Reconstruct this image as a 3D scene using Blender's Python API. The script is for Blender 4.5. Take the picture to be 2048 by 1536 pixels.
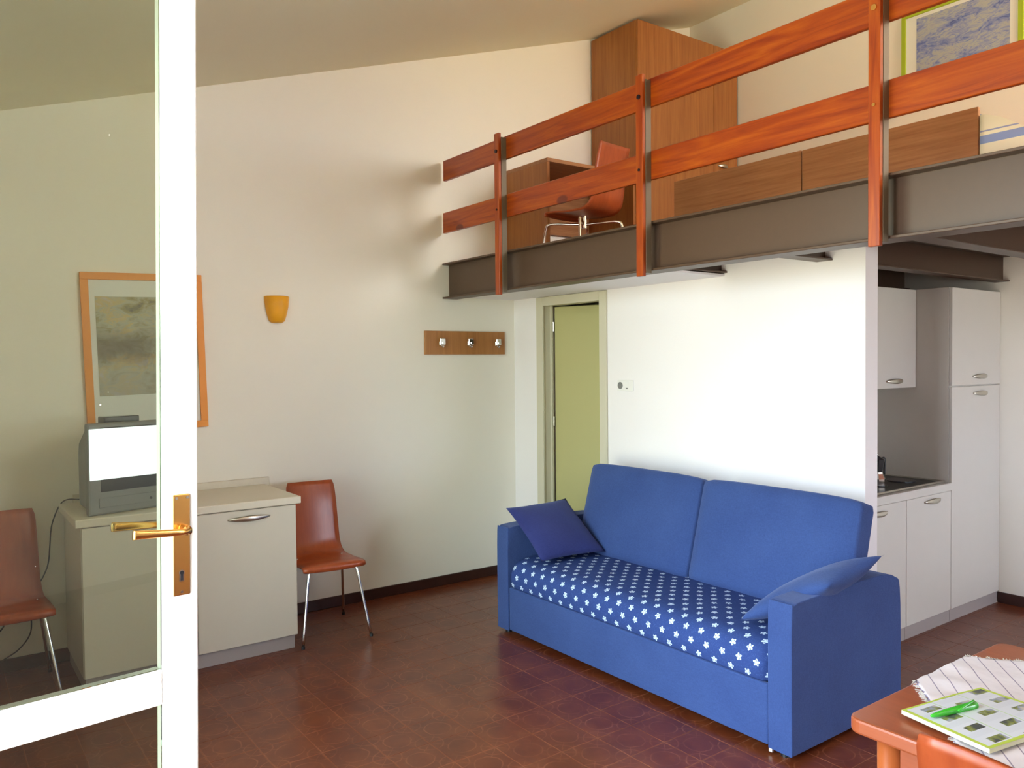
import bpy, bmesh, math, random
from mathutils import Vector, Matrix
random.seed(7)
PI = math.pi
for o in list(bpy.data.objects): bpy.data.objects.remove(o)
S = bpy.context.scene
C = S.collection

# ---------------------------------------------------------------- camera
cd = bpy.data.cameras.new('camera'); cam = bpy.data.objects.new('camera', cd); C.objects.link(cam)
Xw = (0.59126975, -0.01561274, 0.80632272); Yw = (0.80641767, 0.02324811, -0.59088922); Zw = (-0.00952007, 0.99960781, 0.0263363)
cam.matrix_world = Matrix(((Xw[0], Xw[1], Xw[2], 0), (Yw[0], Yw[1], Yw[2], 0), (Zw[0], Zw[1], Zw[2], 1.62), (0, 0, 0, 1)))
cd.sensor_width = 36; cd.lens = 1601 / 2048 * 36; cd.clip_start = .02
S.camera = cam
# ---------------------------------------------------------------- world, lights, exposure
S.view_settings.view_transform = 'Standard'; S.view_settings.look = 'None'
S.view_settings.gamma = 1; S.view_settings.use_curve_mapping = False
S.view_settings.exposure = 0.93
w = bpy.data.worlds.new('world'); S.world = w; w.use_nodes = True
bg = w.node_tree.nodes['Background']; bg.inputs[1].default_value = 13.0
wt_ = w.node_tree; tc = wt_.nodes.new('ShaderNodeTexCoord'); sx_ = wt_.nodes.new('ShaderNodeSeparateXYZ'); cr_ = wt_.nodes.new('ShaderNodeValToRGB')
wt_.links.new(tc.outputs['Generated'], sx_.inputs[0]); mr = wt_.nodes.new('ShaderNodeMapRange'); mr.inputs[1].default_value = -1; mr.inputs[2].default_value = 1
wt_.links.new(sx_.outputs[2], mr.inputs[0]); wt_.links.new(mr.outputs[0], cr_.inputs[0]); wt_.links.new(cr_.outputs[0], bg.inputs[0])
cr_.color_ramp.elements[0].position = .49; cr_.color_ramp.elements[0].color = (.62, .59, .50, 1)      # sunlit ground
cr_.color_ramp.elements[1].position = .51; cr_.color_ramp.elements[1].color = (.79, .90, 1.08, 1)      # bright hazy sky
def area(name, loc, rot, sx, sy, power, col=(1, 1, 1), portal=False):
    l = bpy.data.lights.new(name, 'AREA'); l.shape = 'RECTANGLE'; l.size = sx; l.size_y = sy
    l.energy = power; l.color = col
    o = bpy.data.objects.new(name, l); C.objects.link(o); o.location = loc; o.rotation_euler = rot
    l.cycles.is_portal = portal
    return o
DX0, DX1, DZ1 = -1.88, -1.02, 2.68      # the open terrace doorway in the facade behind the viewer
VX0, VX1, VZ0 = -3.30, -2.01, .10        # fixed window beside it
FY = -0.22                               # inner face of the facade
area('doorway_portal', ((DX0+DX1)/2, FY-.28, DZ1/2), (PI/2, 0, 0), DX1-DX0, DZ1, 1, portal=True)
area('window_portal', ((VX0+VX1)/2, FY-.28, (DZ1+VZ0)/2), (PI/2, 0, 0), VX1-VX0, DZ1-VZ0, 1, portal=True)
RY0, RY1, RZ0, RZ1 = 3.60, 5.45, 3.05, 4.15   # loft window in the right wall
KY0, KY1, KZ0, KZ1 = 4.30, 5.25, 1.05, 2.00    # kitchen window in the right wall
area('loft_window_daylight', (2.1+.13, (RY0+RY1)/2, (RZ0+RZ1)/2), (PI/2, 0, PI/2), RY1-RY0-.02, RZ1-RZ0-.02, 42, (1, .76, .40))
area('kitchen_window_daylight', (2.1+.13, (KY0+KY1)/2, (KZ0+KZ1)/2), (PI/2, 0, PI/2), KY1-KY0-.02, KZ1-KZ0-.02, 16, (.86, .90, 1))
S.cycles.use_denoising = True
S.cycles.max_bounces = 9; S.cycles.diffuse_bounces = 6; S.cycles.glossy_bounces = 4; S.cycles.transparent_max_bounces = 12
S.cycles.sample_clamp_indirect = 6
S.cycles.caustics_reflective = False; S.cycles.caustics_refractive = False

# ---------------------------------------------------------------- node expressions
class X:
    def __init__(s, nt, sock): s.nt = nt; s.s = sock
    def _m(s, op, *a):
        n = s.nt.nodes.new('ShaderNodeMath'); n.operation = op
        for i, v in enumerate((s,)+a):
            if isinstance(v, X): s.nt.links.new(v.s, n.inputs[i])
            else: n.inputs[i].default_value = v
        return X(s.nt, n.outputs[0])
    def __add__(s, o): return s._m('ADD', o)
    def __sub__(s, o): return s._m('SUBTRACT', o)
    def __mul__(s, o): return s._m('MULTIPLY', o)
    def __truediv__(s, o): return s._m('DIVIDE', o)
    def fl(s): return s._m('FLOOR')
    def fr(s): return s._m('FRACT')
    def ab(s): return s._m('ABSOLUTE')
    def sq(s): return s._m('SQRT')
    def lt(s, o): return s._m('LESS_THAN', o)
    def gt(s, o): return s._m('GREATER_THAN', o)
    def mod(s, o): return s._m('FLOORED_MODULO', o)
    def cos(s): return s._m('COSINE')
    def at(s, o): return s._m('ARCTAN2', o)
    def mx(s, o): return s._m('MAXIMUM', o)
    def mn(s, o): return s._m('MINIMUM', o)
    def band(s, c, wd):            # soft line of half width wd around value c
        v = (s-c).ab()/wd
        return (v*-1+1).mx(0.0)
def new_mat(name, col=(.8, .8, .8), rough=.5, metal=0., spec=.5):
    m = bpy.data.materials.new(name); m.use_nodes = True
    b = m.node_tree.nodes['Principled BSDF']
    b.inputs['Base Color'].default_value = (*col, 1); b.inputs['Roughness'].default_value = rough
    b.inputs['Metallic'].default_value = metal; b.inputs['Specular IOR Level'].default_value = spec
    return m, m.node_tree, b
def coord(nt, kind='Object'):
    t = nt.nodes.new('ShaderNodeTexCoord'); return t.outputs[kind]
def world_pos(nt):
    g = nt.nodes.new('ShaderNodeNewGeometry'); return g.outputs['Position']
def sep(nt, v):
    n = nt.nodes.new('ShaderNodeSeparateXYZ'); nt.links.new(v, n.inputs[0]); return [X(nt, n.outputs[i]) for i in range(3)]
def mapping(nt, v, scale=(1, 1, 1), rot=(0, 0, 0), loc=(0, 0, 0)):
    n = nt.nodes.new('ShaderNodeMapping'); nt.links.new(v, n.inputs[0])
    n.inputs['Scale'].default_value = scale; n.inputs['Rotation'].default_value = rot; n.inputs['Location'].default_value = loc
    return n.outputs[0]
def noise(nt, v, scale, detail=4, rough=.5, dist=0.):
    n = nt.nodes.new('ShaderNodeTexNoise'); nt.links.new(v, n.inputs['Vector'])
    n.inputs['Scale'].default_value = scale; n.inputs['Detail'].default_value = detail
    n.inputs['Roughness'].default_value = rough; n.inputs['Distortion'].default_value = dist
    return X(nt, n.outputs['Fac'])
def ramp(nt, f, stops):
    n = nt.nodes.new('ShaderNodeValToRGB'); nt.links.new(f.s if isinstance(f, X) else f, n.inputs[0])
    e = n.color_ramp.elements
    while len(e) < len(stops): e.new(.5)
    for k, (p, c) in enumerate(stops): e[k].position = p; e[k].color = (*c, 1)
    return n.outputs[0]
def mix(nt, f, a, b):
    n = nt.nodes.new('ShaderNodeMix'); n.data_type = 'RGBA'
    if isinstance(f, X): nt.links.new(f.s, n.inputs[0])
    else: n.inputs[0].default_value = f
    for v, i in ((a, 6), (b, 7)):
        if isinstance(v, tuple): n.inputs[i].default_value = (*v, 1)
        else: nt.links.new(v, n.inputs[i])
    return n.outputs[2]
def bump(nt, b, h, strength=.2, dist=.01):
    n = nt.nodes.new('ShaderNodeBump'); n.inputs['Strength'].default_value = strength; n.inputs['Distance'].default_value = dist
    nt.links.new(h.s, n.inputs['Height']); nt.links.new(n.outputs[0], b.inputs['Normal'])
M = {}
def simple(key, col, rough=.5, metal=0., spec=.5, var=0.0, vs=8.):
    m, nt, b = new_mat(key, col, rough, metal, spec)
    if var:
        f = noise(nt, coord(nt), vs, 3)
        nt.links.new(mix(nt, f, tuple(c*(1-var) for c in col), tuple(min(1, c*(1+var)) for c in col)), b.inputs['Base Color'])
    M[key] = m; return m
def plaster(key, col, bs=.12):
    m, nt, b = new_mat(key, col, .85, 0, .25)
    p = world_pos(nt); f = noise(nt, p, 1.3, 3); g = noise(nt, p, 60, 4, .6)
    nt.links.new(mix(nt, f, tuple(c*.965 for c in col), tuple(min(1, c*1.02) for c in col)), b.inputs['Base Color'])
    bump(nt, b, g, bs, .004); M[key] = m
plaster('wall', (.86, .837, .76)); plaster('ceiling', (.90, .875, .70)); plaster('partition', (.87, .845, .86))
def wood(key, c1, c2, axis=2, fine=38., rough=.4, spec=.4, streak=.35):
    """veneer whose grain runs along the given world-like object axis"""
    m, nt, b = new_mat(key, c1, rough, 0, spec)
    sc = [1., 1., 1.]; sc[axis] = .045
    v = mapping(nt, coord(nt), tuple(sc))
    f = noise(nt, v, fine, 5, .6, .4); g = noise(nt, v, fine*3.1, 3, .6)
    t = f*(1-streak)+g*streak
    nt.links.new(ramp(nt, t, [(.32, c2), (.62, c1)]), b.inputs['Base Color'])
    bump(nt, b, g, .06, .002); M[key] = m
wood('cherry_z', (.38, .150, .040), (.26, .088, .024), 2)
wood('cherry_x', (.40, .185, .075), (.26, .105, .04), 0)
wood('cherry_y', (.40, .185, .075), (.27, .105, .04), 1)
wood('rack_wood', (.45, .20, .06), (.33, .135, .04), 2, 30)
wood('table_wood', (.36, .095, .035), (.29, .070, .024), 0, 22, .28, .5, .25)
wood('table_wood_z', (.48, .135, .035), (.40, .10, .024), 2, 22, .3, .5, .25)
wood('deck_wood', (.34, .085, .035), (.22, .05, .02), 0, 20, .5)
wood('shell_wood', (.40, .085, .025), (.29, .052, .016), 2, 22, .3, .5, .3)
# red stained pine with knots
def pine(key, axis):
    m, nt, b = new_mat(key, (.5, .1, .02), .33, 0, .5)
    o = coord(nt); sc = [1., 1., 1.]; sc[axis] = .07
    v = mapping(nt, o, tuple(sc)); f = noise(nt, v, 34, 5, .55, .8)
    base = ramp(nt, f, [(.28, (.19, .018, .003)), (.5, (.31, .048, .003)), (.74, (.42, .092, .005))])
    sv = [1., 1., 1.]; sv[axis] = .55
    vo = nt.nodes.new('ShaderNodeTexVoronoi'); vo.inputs['Scale'].default_value = 4.2
    nt.links.new(mapping(nt, o, tuple(sv), loc=(.3, .13, .07)), vo.inputs['Vector'])
    d = X(nt, vo.outputs['Distance'])
    kn = ((d*-1+.135)*26).mx(0.0).mn(1.0)
    nt.links.new(mix(nt, kn*.85, base, (.10, .014, .012)), b.inputs['Base Color'])
    M[key] = m
pine('pine_x', 0); pine('pine_z', 2)
simple('steel_brown', (.082, .046, .027), .42, 0, .5, .06, 30)
simple('steel_khaki', (.13, .10, .065), .4, 0, .5)
simple('dark_base', (.045, .017, .013), .35, 0, .5, .2, 12)
simple('laminate', (.62, .585, .50), .42, 0, .4, .02)
simple('laminate_top', (.68, .635, .53), .4, 0, .4, .03, 60)
simple('kitchen_lam', (.66, .64, .60), .4, 0, .4, .02)
simple('kick_grey', (.38, .345, .34), .45, 0, .4)
simple('chrome', (.80, .80, .80), .12, 1.)
simple('handle_metal', (.52, .49, .43), .3, 1.)
simple('brass', (.80, .46, .14), .25, 1.)
simple('white_paint', (.88, .88, .86), .35, 0, .5)
simple('door_cream', (.62, .59, .46), .5, 0, .4)
simple('door_leaf_cream', (.47, .445, .20), .5, 0, .4)
simple('frame_orange', (.80, .30, .045), .45, 0, .4)
simple('frame_green', (.36, .48, .03), .45, 0, .4)
simple('mat_white', (.74, .76, .72), .6, 0, .3)
simple('tv_plastic', (.20, .205, .20), .42, 0, .4, .05, 40)
simple('tv_dark', (.045, .05, .055), .12, 0, .6)
simple('black', (.012, .012, .014), .35, 0, .5)
simple('black_hob', (.008, .007, .007), .35, 0, .2)
simple('dark_hole', (.01, .01, .01), .9, 0, 0)
simple('bolt', (.03, .02, .03), .35, .6)
simple('plastic_white', (.82, .82, .80), .35, 0, .5)
simple('sconce', (.85, .40, .02), .38, 0, .4, .12, 14)
simple('mattress_yellow', (.62, .33, .08), .8, 0, .2, .08)
simple('pen_green', (.04, .50, .03), .25, 0, .6)
simple('paper_edge', (.62, .64, .46), .7, 0, .3)
simple('terrace', (.70, .64, .50), .8, 0, .2, .1, 3)
simple('grout', (.26, .10, .055), .5, 0, .3)
m, nt, b = new_mat('reflection_glow', (.02, .02, .02), .15); b.inputs['Emission Color'].default_value = (.86, .95, 1, 1); b.inputs['Emission Strength'].default_value = 1.05; M['reflection_glow'] = m  # emission stands in for a bright white reflection, not a running picture
# glass of the terrace door
m = bpy.data.materials.new('pane_glass'); m.use_nodes = True; nt = m.node_tree; nt.nodes.clear()
out = nt.nodes.new('ShaderNodeOutputMaterial'); tr = nt.nodes.new('ShaderNodeBsdfTransparent'); tr.inputs[0].default_value = (.86, .90, .82, 1)
gl = nt.nodes.new('ShaderNodeBsdfGlossy'); gl.inputs['Roughness'].default_value = .01; gl.inputs[0].default_value = (.9, .95, .9, 1)
fr = nt.nodes.new('ShaderNodeFresnel'); fr.inputs[0].default_value = 1.5; ms = nt.nodes.new('ShaderNodeMixShader')
# a thin film of dust with bright specks
df = nt.nodes.new('ShaderNodeBsdfDiffuse'); df.inputs[0].default_value = (.75, .75, .66, 1)
vo = nt.nodes.new('ShaderNodeTexVoronoi'); vo.inputs['Scale'].default_value = 26; nt.links.new(coord(nt), vo.inputs['Vector'])
wn = nt.nodes.new('ShaderNodeTexWhiteNoise'); nt.links.new(vo.outputs['Position'], wn.inputs['Vector'])
spk = X(nt, vo.outputs['Distance']).lt(.045)*X(nt, wn.outputs['Value']).gt(.93)
dust = spk*.9+.006
ms2 = nt.nodes.new('ShaderNodeMixShader')
nt.links.new(fr.outputs[0], ms.inputs[0]); nt.links.new(tr.outputs[0], ms.inputs[1]); nt.links.new(gl.outputs[0], ms.inputs[2])
nt.links.new(dust.s, ms2.inputs[0]); nt.links.new(ms.outputs[0], ms2.inputs[1]); nt.links.new(df.outputs[0], ms2.inputs[2])
nt.links.new(ms2.outputs[0], out.inputs[0]); M['glass'] = m
# floor tiles: glazed red-brown with a pale curved ornament
m, nt, b = new_mat('floor_tile', (.1, .03, .02), .18, 0, .46)
p = world_pos(nt); px, py, pz = sep(nt, p)
wv = noise(nt, p, 22, 2); wv2 = noise(nt, mapping(nt, p, loc=(5, 3, 0)), 22, 2)
ux = (px+.14+(wv-.5)*.018)/.2; uy = (py-.1+(wv2-.5)*.018)/.2
fx = ux.fr()-.5; fy = uy.fr()-.5
r0 = (fx*fx+fy*fy).sq()
gx = (fx.ab()-.5); gy = (fy.ab()-.5); r1 = (gx*gx+gy*gy).sq()
lines = r0.band(.30, .022).mx(r1.band(.30, .022)).mx((fx.ab()-fy.ab()).ab().band(.0, .018)*r0.gt(.30)).mx(fx.ab().band(.5, .03)).mx(fy.ab().band(.5, .03))
br = noise(nt, p, 9, 3)
lines = lines*((br-.33)*2.6).mx(0.0).mn(1.0)
blot = noise(nt, p, 6, 5, .6)
oi = nt.nodes.new('ShaderNodeObjectInfo')
base = ramp(nt, blot*.94+X(nt, oi.outputs['Random'])*.06, [(.32, (.098, .020, .008)), (.52, (.138, .032, .011)), (.70, (.18, .048, .015))])
nt.links.new(mix(nt, lines*.75, base, (.34, .125, .065)), b.inputs['Base Color'])
rn = noise(nt, p, 14, 4)
b.inputs['Roughness'].default_value = .278
M['tile'] = m
# blue sofa cloth
def cloth(key, c1, c2):
    m, nt, b = new_mat(key, c1, .92, 0, .15)
    b.inputs['Sheen Weight'].default_value = .25; b.inputs['Sheen Roughness'].default_value = .5; b.inputs['Sheen Tint'].default_value = (.5, .6, 1, 1)
    o = coord(nt); a = noise(nt, mapping(nt, o, (1, 1, 9)), 70, 3, .7); c = noise(nt, mapping(nt, o, (9, 9, 1)), 70, 3, .7); d = noise(nt, o, 5, 3)
    t = a*.4+c*.4+d*.2
    nt.links.new(ramp(nt, t, [(.36, c2), (.62, c1)]), b.inputs['Base Color'])
    bump(nt, b, a+c, .25, .002); M[key] = m
cloth('blue_cloth', (.045, .086, .25), (.023, .047, .168))
cloth('shaded_blue_cloth', (.034, .045, .19), (.019, .026, .125))  # darker copy of the blue cloth, shade put into its colour
# flowered mattress cover (uv in metres)
m, nt, b = new_mat('flower_cloth', (.05, .1, .4), .9, 0, .15)
uv = coord(nt, 'UV'); u, v, _ = sep(nt, uv)
row = (v/.052).fl(); off = row.mod(2.0)*.5
cu = ((u/.088+off).fr()-.5)*.088; cv = ((v/.052).fr()-.5)*.052
ci = (u/.088+off).fl(); rot = (ci*2.3+row*1.7)
r = (cu*cu+cv*cv).sq(); th = cu.at(cv)+rot
pet = (th*5.0).cos()*.0030+.0135
fl_ = r.lt(pet)
hole = (r-.008).ab().lt(.0016)*((th*3.0).cos().gt(-.2))
sw = noise(nt, mapping(nt, uv, (1, 1, 1)), 38, 2, .5, 2.2)
swl = sw.band(.5, .02)
base = mix(nt, swl*.5, (.028, .055, .20), (.065, .13, .36))
c3 = mix(nt, fl_-fl_*hole*.8, base, (.52, .66, .86))
nt.links.new(c3, b.inputs['Base Color']); M['flower'] = m
# stand-in prints
def paint(key, stops, scale, aniso, dist=1.2):
    m, nt, b = new_mat(key, (.4, .4, .4), .35, 0, .5)
    v = mapping(nt, coord(nt), aniso); f = noise(nt, v, scale, 6, .65, dist); g = noise(nt, v, scale*.35, 2)
    nt.links.new(ramp(nt, f*.55+g*.45, stops), b.inputs['Base Color']); M[key] = m
paint('print_autumn', [(.36, (.16, .14, .10)), (.43, (.30, .27, .12)), (.5, (.38, .40, .32)), (.56, (.52, .40, .16)), (.63, (.46, .43, .42))], 9, (1, 1, 1.7))
m = M['print_autumn']; nt = m.node_tree; b = nt.nodes['Principled BSDF']; old = b.inputs['Base Color'].links[0].from_socket
q = sep(nt, coord(nt)); nz = noise(nt, coord(nt), 12, 4, .6, .6)
h_ = q[2]+(nz-.5)*.16; bank = (h_.band(.03, .13)*1.3).mn(1.0)*((q[0]*-1+.16+(nz-.5)*.3)*5).mx(0.0).mn(1.0)
low = ((q[2]*-1-.03)*9).mx(0.0).mn(1.0)
c_ = mix(nt, bank*.8, old, (.13, .105, .075)); nt.links.new(mix(nt, low*.6, c_, (.36, .35, .31)), b.inputs['Base Color'])
paint('print_blue', [(.34, (.06, .08, .28)), (.43, (.15, .21, .50)), (.5, (.30, .34, .50)), (.57, (.42, .45, .42)), (.66, (.24, .24, .50))], 11, (1, 1, 2.4), 2.0)
# striped cloth
def striped(key, axis, pitch, wd, c0, c1, uvk='UV', rough=.85):
    m, nt, b = new_mat(key, c0, rough, 0, .2); q = sep(nt, coord(nt, uvk))[axis]
    s = (q/pitch).fr().lt(wd); nt.links.new(mix(nt, s, c0, c1), b.inputs['Base Color'])
    bump(nt, b, noise(nt, coord(nt), 9, 3), .35, .02)
    M[key] = m
striped('napkin', 1, .042, .07, (.76, .74, .80), (.30, .28, .40))
m, nt, b = new_mat('duvet', (.8, .8, .7), .85, 0, .2); q = sep(nt, coord(nt, 'UV'))[1]
s1 = (q/.13+.35).fr(); st = s1.gt(.50)*s1.lt(.78); s2 = s1.gt(.90)*s1.lt(.95)
nt.links.new(mix(nt, st, mix(nt, s2, (.80, .80, .66), (.30, .36, .62)), (.26, .36, .68)), b.inputs['Base Color']); M['duvet'] = m
# brochure page: pale blocks, small photographs, lime border (no readable text in the photograph)
m, nt, b = new_mat('brochure_page', (.7, .76, .85), .25, 0, .5); u, v, _ = sep(nt, coord(nt, 'UV'))
cl = (u*3.0); cf = cl.fr(); rf = (v*4.0+cl.fl()*.37).fr()
pic = cf.gt(.10)*cf.lt(.62)*rf.gt(.12)*rf.lt(.52)
pn = noise(nt, coord(nt), 30, 3)
pc = ramp(nt, pn, [(.35, (.08, .10, .10)), (.47, (.25, .30, .08)), (.55, (.30, .36, .50)), (.66, (.55, .52, .45))])
txt = (v*150.0).fr().lt(.4)*cf.gt(.10)*cf.lt(.92)*rf.gt(.6)*rf.lt(.92)
pg = mix(nt, pic, mix(nt, txt*.30, (.70, .77, .86), (.40, .47, .58)), pc)
colb = cf.lt(.035)*u.gt(.1)
bd = (u.lt(.035)).mx(u.gt(.965)).mx(v.gt(.96)).mx(v.lt(.03))
pg = mix(nt, colb, pg, (.50, .72, .45)); pg = mix(nt, bd, pg, (.50, .66, .10))
nt.links.new(pg, b.inputs['Base Color']); M['page'] = m

# ---------------------------------------------------------------- mesh helpers
def obj(name, bm, mat, parent=None, smooth=False, loc=None):
    me = bpy.data.meshes.new(name); bm.normal_update(); bm.to_mesh(me); bm.free()
    if isinstance(mat, str): mat = M[mat]
    me.materials.append(mat)
    o = bpy.data.objects.new(name, me); C.objects.link(o)
    if smooth:
        for p_ in me.polygons: p_.use_smooth = True
    if parent: o.parent = parent
    if loc: o.location = loc
    return o
def add_box(bm, x0, x1, y0, y1, z0, z1, bev=0., seg=1, mat=None):
    r = bmesh.ops.create_cube(bm, size=1)
    vs = r['verts']
    mt = Matrix.Translation(((x0+x1)/2, (y0+y1)/2, (z0+z1)/2)) @ Matrix.Diagonal((abs(x1-x0), abs(y1-y0), abs(z1-z0), 1))
    if mat is not None: mt = mat @ mt
    bmesh.ops.transform(bm, matrix=mt, verts=vs)
    if bev:
        es = list({e for v in vs for e in v.link_edges})
        bmesh.ops.bevel(bm, geom=es, offset=bev, segments=seg, affect='EDGES', profile=.5)
def box(name, x0, x1, y0, y1, z0, z1, mat, parent=None, bev=0., seg=1, smooth=False, mtx=None):
    bm = bmesh.new(); add_box(bm, x0, x1, y0, y1, z0, z1, bev, seg, mtx)
    return obj(name, bm, mat, parent, smooth)
def poly_prism(bm, pts, d):
    """closed polygon (list of Vector) extruded by vector d"""
    a = [bm.verts.new(p) for p in pts]; c = [bm.verts.new(Vector(p)+Vector(d)) for p in pts]
    n = len(pts); bm.faces.new(a); bm.faces.new(c[::-1])
    for i in range(n): bm.faces.new((a[i], c[i], c[(i+1) % n], a[(i+1) % n]))
    bmesh.ops.recalc_face_normals(bm, faces=bm.faces[:])
def tube(bm, pts, r, seg=10, closed_ends=True):
    pts = [Vector(p) for p in pts]; rings = []; prev = None
    rs = r if isinstance(r, (list, tuple)) else [r]*len(pts)
    for i, p in enumerate(pts):
        t = (pts[min(i+1, len(pts)-1)]-pts[max(i-1, 0)]).normalized()
        if prev is None:
            a = Vector((0, 0, 1)) if abs(t.z) < .9 else Vector((1, 0, 0)); nrm = t.cross(a).normalized()
        else: nrm = (prev-t*prev.dot(t)).normalized()
        prev = nrm; bn = t.cross(nrm)
        rings.append([bm.verts.new(p+(nrm*math.cos(2*PI*k/seg)+bn*math.sin(2*PI*k/seg))*rs[i]) for k in range(seg)])
    for a, c in zip(rings, rings[1:]):
        for k in range(seg): bm.faces.new((a[k], a[(k+1) % seg], c[(k+1) % seg], c[k]))
    if closed_ends: bm.faces.new(rings[0][::-1]); bm.faces.new(rings[-1])
def smooth_path(pts, n=6):
    pts = [Vector(p) for p in pts]; out = []
    for i in range(len(pts)-1):
        p0 = pts[max(i-1, 0)]; p1 = pts[i]; p2 = pts[i+1]; p3 = pts[min(i+2, len(pts)-1)]
        for k in range(n):
            t = k/n
            out.append(.5*((2*p1)+(p2-p0)*t+(2*p0-5*p1+4*p2-p3)*t*t+(-p0+3*p1-3*p2+p3)*t**3))
    out.append(pts[-1]); return out
def cyl(bm, c, r, h, axis='z', seg=20, r2=None):
    d = {'x': Vector((h, 0, 0)), 'y': Vector((0, h, 0)), 'z': Vector((0, 0, h))}[axis]
    tube(bm, [Vector(c), Vector(c)+d], [r, r if r2 is None else r2], seg)
def empty(name, loc=(0, 0, 0), rz=0.):
    o = bpy.data.objects.new(name, None); C.objects.link(o); o.location = loc; o.rotation_euler = (0, 0, rz); o.empty_display_size = .1
    return o
def tag(o, label=None, cat=None, group=None, kind=None):
    if label: o['label'] = label
    if cat: o['category'] = cat
    if group: o['group'] = group
    if kind: o['kind'] = kind
    return o
def struct(o): o['kind'] = 'structure'; return o
def copy_tree(o, parent=None):
    c = o.copy(); C.objects.link(c); c.parent = parent
    for ch in list(o.children): copy_tree(ch, c)
    return c

# ================================================================ room
WX, BY, RX = -5.0, 5.72, 2.1
def CZ(y): return 2.858+.3175*y
CEILB = CZ(BY)
# floor with tiles
fl = struct(box('floor', WX, RX, FY, BY, -.12, -.0012, 'grout'))
def tile_bm(bm, cx, cy, x0, x1, y0, y1):
    g = .0008; a = .0010
    x0 += g; x1 -= g; y0 += g; y1 -= g
    lo = [bm.verts.new((x, y, -.006)) for x, y in ((x0, y0), (x1, y0), (x1, y1), (x0, y1))]
    hi = [bm.verts.new((x, y, 0)) for x, y in ((x0+a, y0+a), (x1-a, y0+a), (x1-a, y1-a), (x0+a, y1-a))]
    bm.faces.new(hi)
    for i in range(4): bm.faces.new((lo[i], lo[(i+1) % 4], hi[(i+1) % 4], hi[i]))
bm = bmesh.new(); tile_bm(bm, 0, 0, -.1, .1, -.1, .1)
tile0 = obj('floor_tile', bm, 'tile', fl)
cells = []
i = 0
xs = []; x = -.14-.2*25
while x < RX: xs.append(x); x += .2
ys = []; y = .1-.2*2
while y < BY: ys.append(y); y += .2
minv = cam.matrix_world.inverted()
def visible(px, py, pz=0.):
    c = minv @ Vector((px, py, pz))
    if c.z >= -.1: return None
    u = 1024+1601*c.x/-c.z; v = 768-1601*c.y/-c.z
    return (u, v, -c.z)
for x in xs:
    for y in ys:
        x0, x1, y0, y1 = max(x, WX), min(x+.2, RX), max(y, FY), min(y+.2, BY)
        if x1-x0 < .012 or y1-y0 < .012: continue
        full = (x1-x0 > .199 and y1-y0 > .199)
        q = visible((x0+x1)/2, (y0+y1)/2)
        cx_, cy_ = (x0+x1)/2, (y0+y1)/2
        inside_sofa = -3.85 < cx_ < -1.98 and 2.85 < cy_ < 3.55
        bath = cx_ < -2.45 and cy_ > 3.85
        sb = cx_ < -4.48 and .67 < cy_ < 1.6
        ok = q is not None and -60 < q[0] < 2110 and q[1] < 1600 and full and not inside_sofa and not bath and not sb
        cells.append((q[2] if ok else 99, x0, x1, y0, y1, ok))
cells.sort()
rest = bmesh.new(); first = True
for n_, (d_, x0, x1, y0, y1, ok) in enumerate(cells):
    if ok and n_ < 298:
        if first: o = tile0; first = False
        else: o = tile0.copy(); C.objects.link(o)
        o.location = ((x0+x1)/2, (y0+y1)/2, random.uniform(-.0003, 0))
        o.rotation_euler = (random.uniform(-.0005, .0005), random.uniform(-.0005, .0005), 0)
    else: tile_bm(rest, 0, 0, x0, x1, y0, y1)
o = obj('distant_floor_tiles', rest, 'tile', fl); o['kind'] = 'stuff'
# walls
bm = bmesh.new(); poly_prism(bm, [(WX, FY-.25, 0), (WX, BY, 0), (WX, BY, CEILB), (WX, FY-.25, CZ(FY-.25))], (-.15, 0, 0)); struct(obj('wall_left', bm, 'wall'))
bm = bmesh.new()
for y0_, y1_, z0_, z1_ in ((FY-.25, RY0, 0, None), (RY1, BY, 0, None), (RY0, RY1, RZ1, None), (RY0, RY1, KZ1, RZ0), (RY0, RY1, 0, KZ0), (RY0, KY0, KZ0, KZ1), (KY1, RY1, KZ0, KZ1)):
    b2 = bmesh.new(); poly_prism(b2, [(RX, y0_, z0_), (RX, y1_, z0_), (RX, y1_, z1_ or CZ(y1_)), (RX, y0_, z1_ or CZ(y0_))], (.15, 0, 0))
    me_ = bpy.data.meshes.new('tmp'); b2.to_mesh(me_); b2.free(); bm.from_mesh(me_); bpy.data.meshes.remove(me_)
struct(obj('wall_right', bm, 'wall'))
struct(box('wall_back', WX-.15, RX+.15, BY, BY+.15, 0, CEILB+.05, 'wall'))
bm = bmesh.new(); poly_prism(bm, [(WX-.15, FY-.25, CZ(FY-.25)), (WX-.15, BY+.15, CZ(BY+.15)), (WX-.15, BY+.15, CZ(BY+.15)+.2), (WX-.15, FY-.25, CZ(FY-.25)+.2)], (RX-WX+.3, 0, 0)); struct(obj('ceiling', bm, 'ceiling'))
bm = bmesh.new(); HF = CZ(FY)+.0
add_box(bm, WX, VX0, FY-.25, FY, 0, HF); add_box(bm, VX1, DX0, FY-.25, FY, 0, DZ1); add_box(bm, VX0, VX1, FY-.25, FY, 0, VZ0); add_box(bm, VX0, DX0, FY-.25, FY, DZ1, HF); add_box(bm, DX1, RX, FY-.25, FY, 0, HF); add_box(bm, DX0, DX1, FY-.25, FY, DZ1, HF)
struct(obj('wall_front', bm, 'wall'))
struct(box('trim_1', DX0-.0, DX1, FY-.30, FY+.0, -.02, .004, 'terrace'))
struct(box('terrace_ground', -4.2, .6, FY-1.2, FY-.301, -.15, -.03, 'terrace'))
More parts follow.
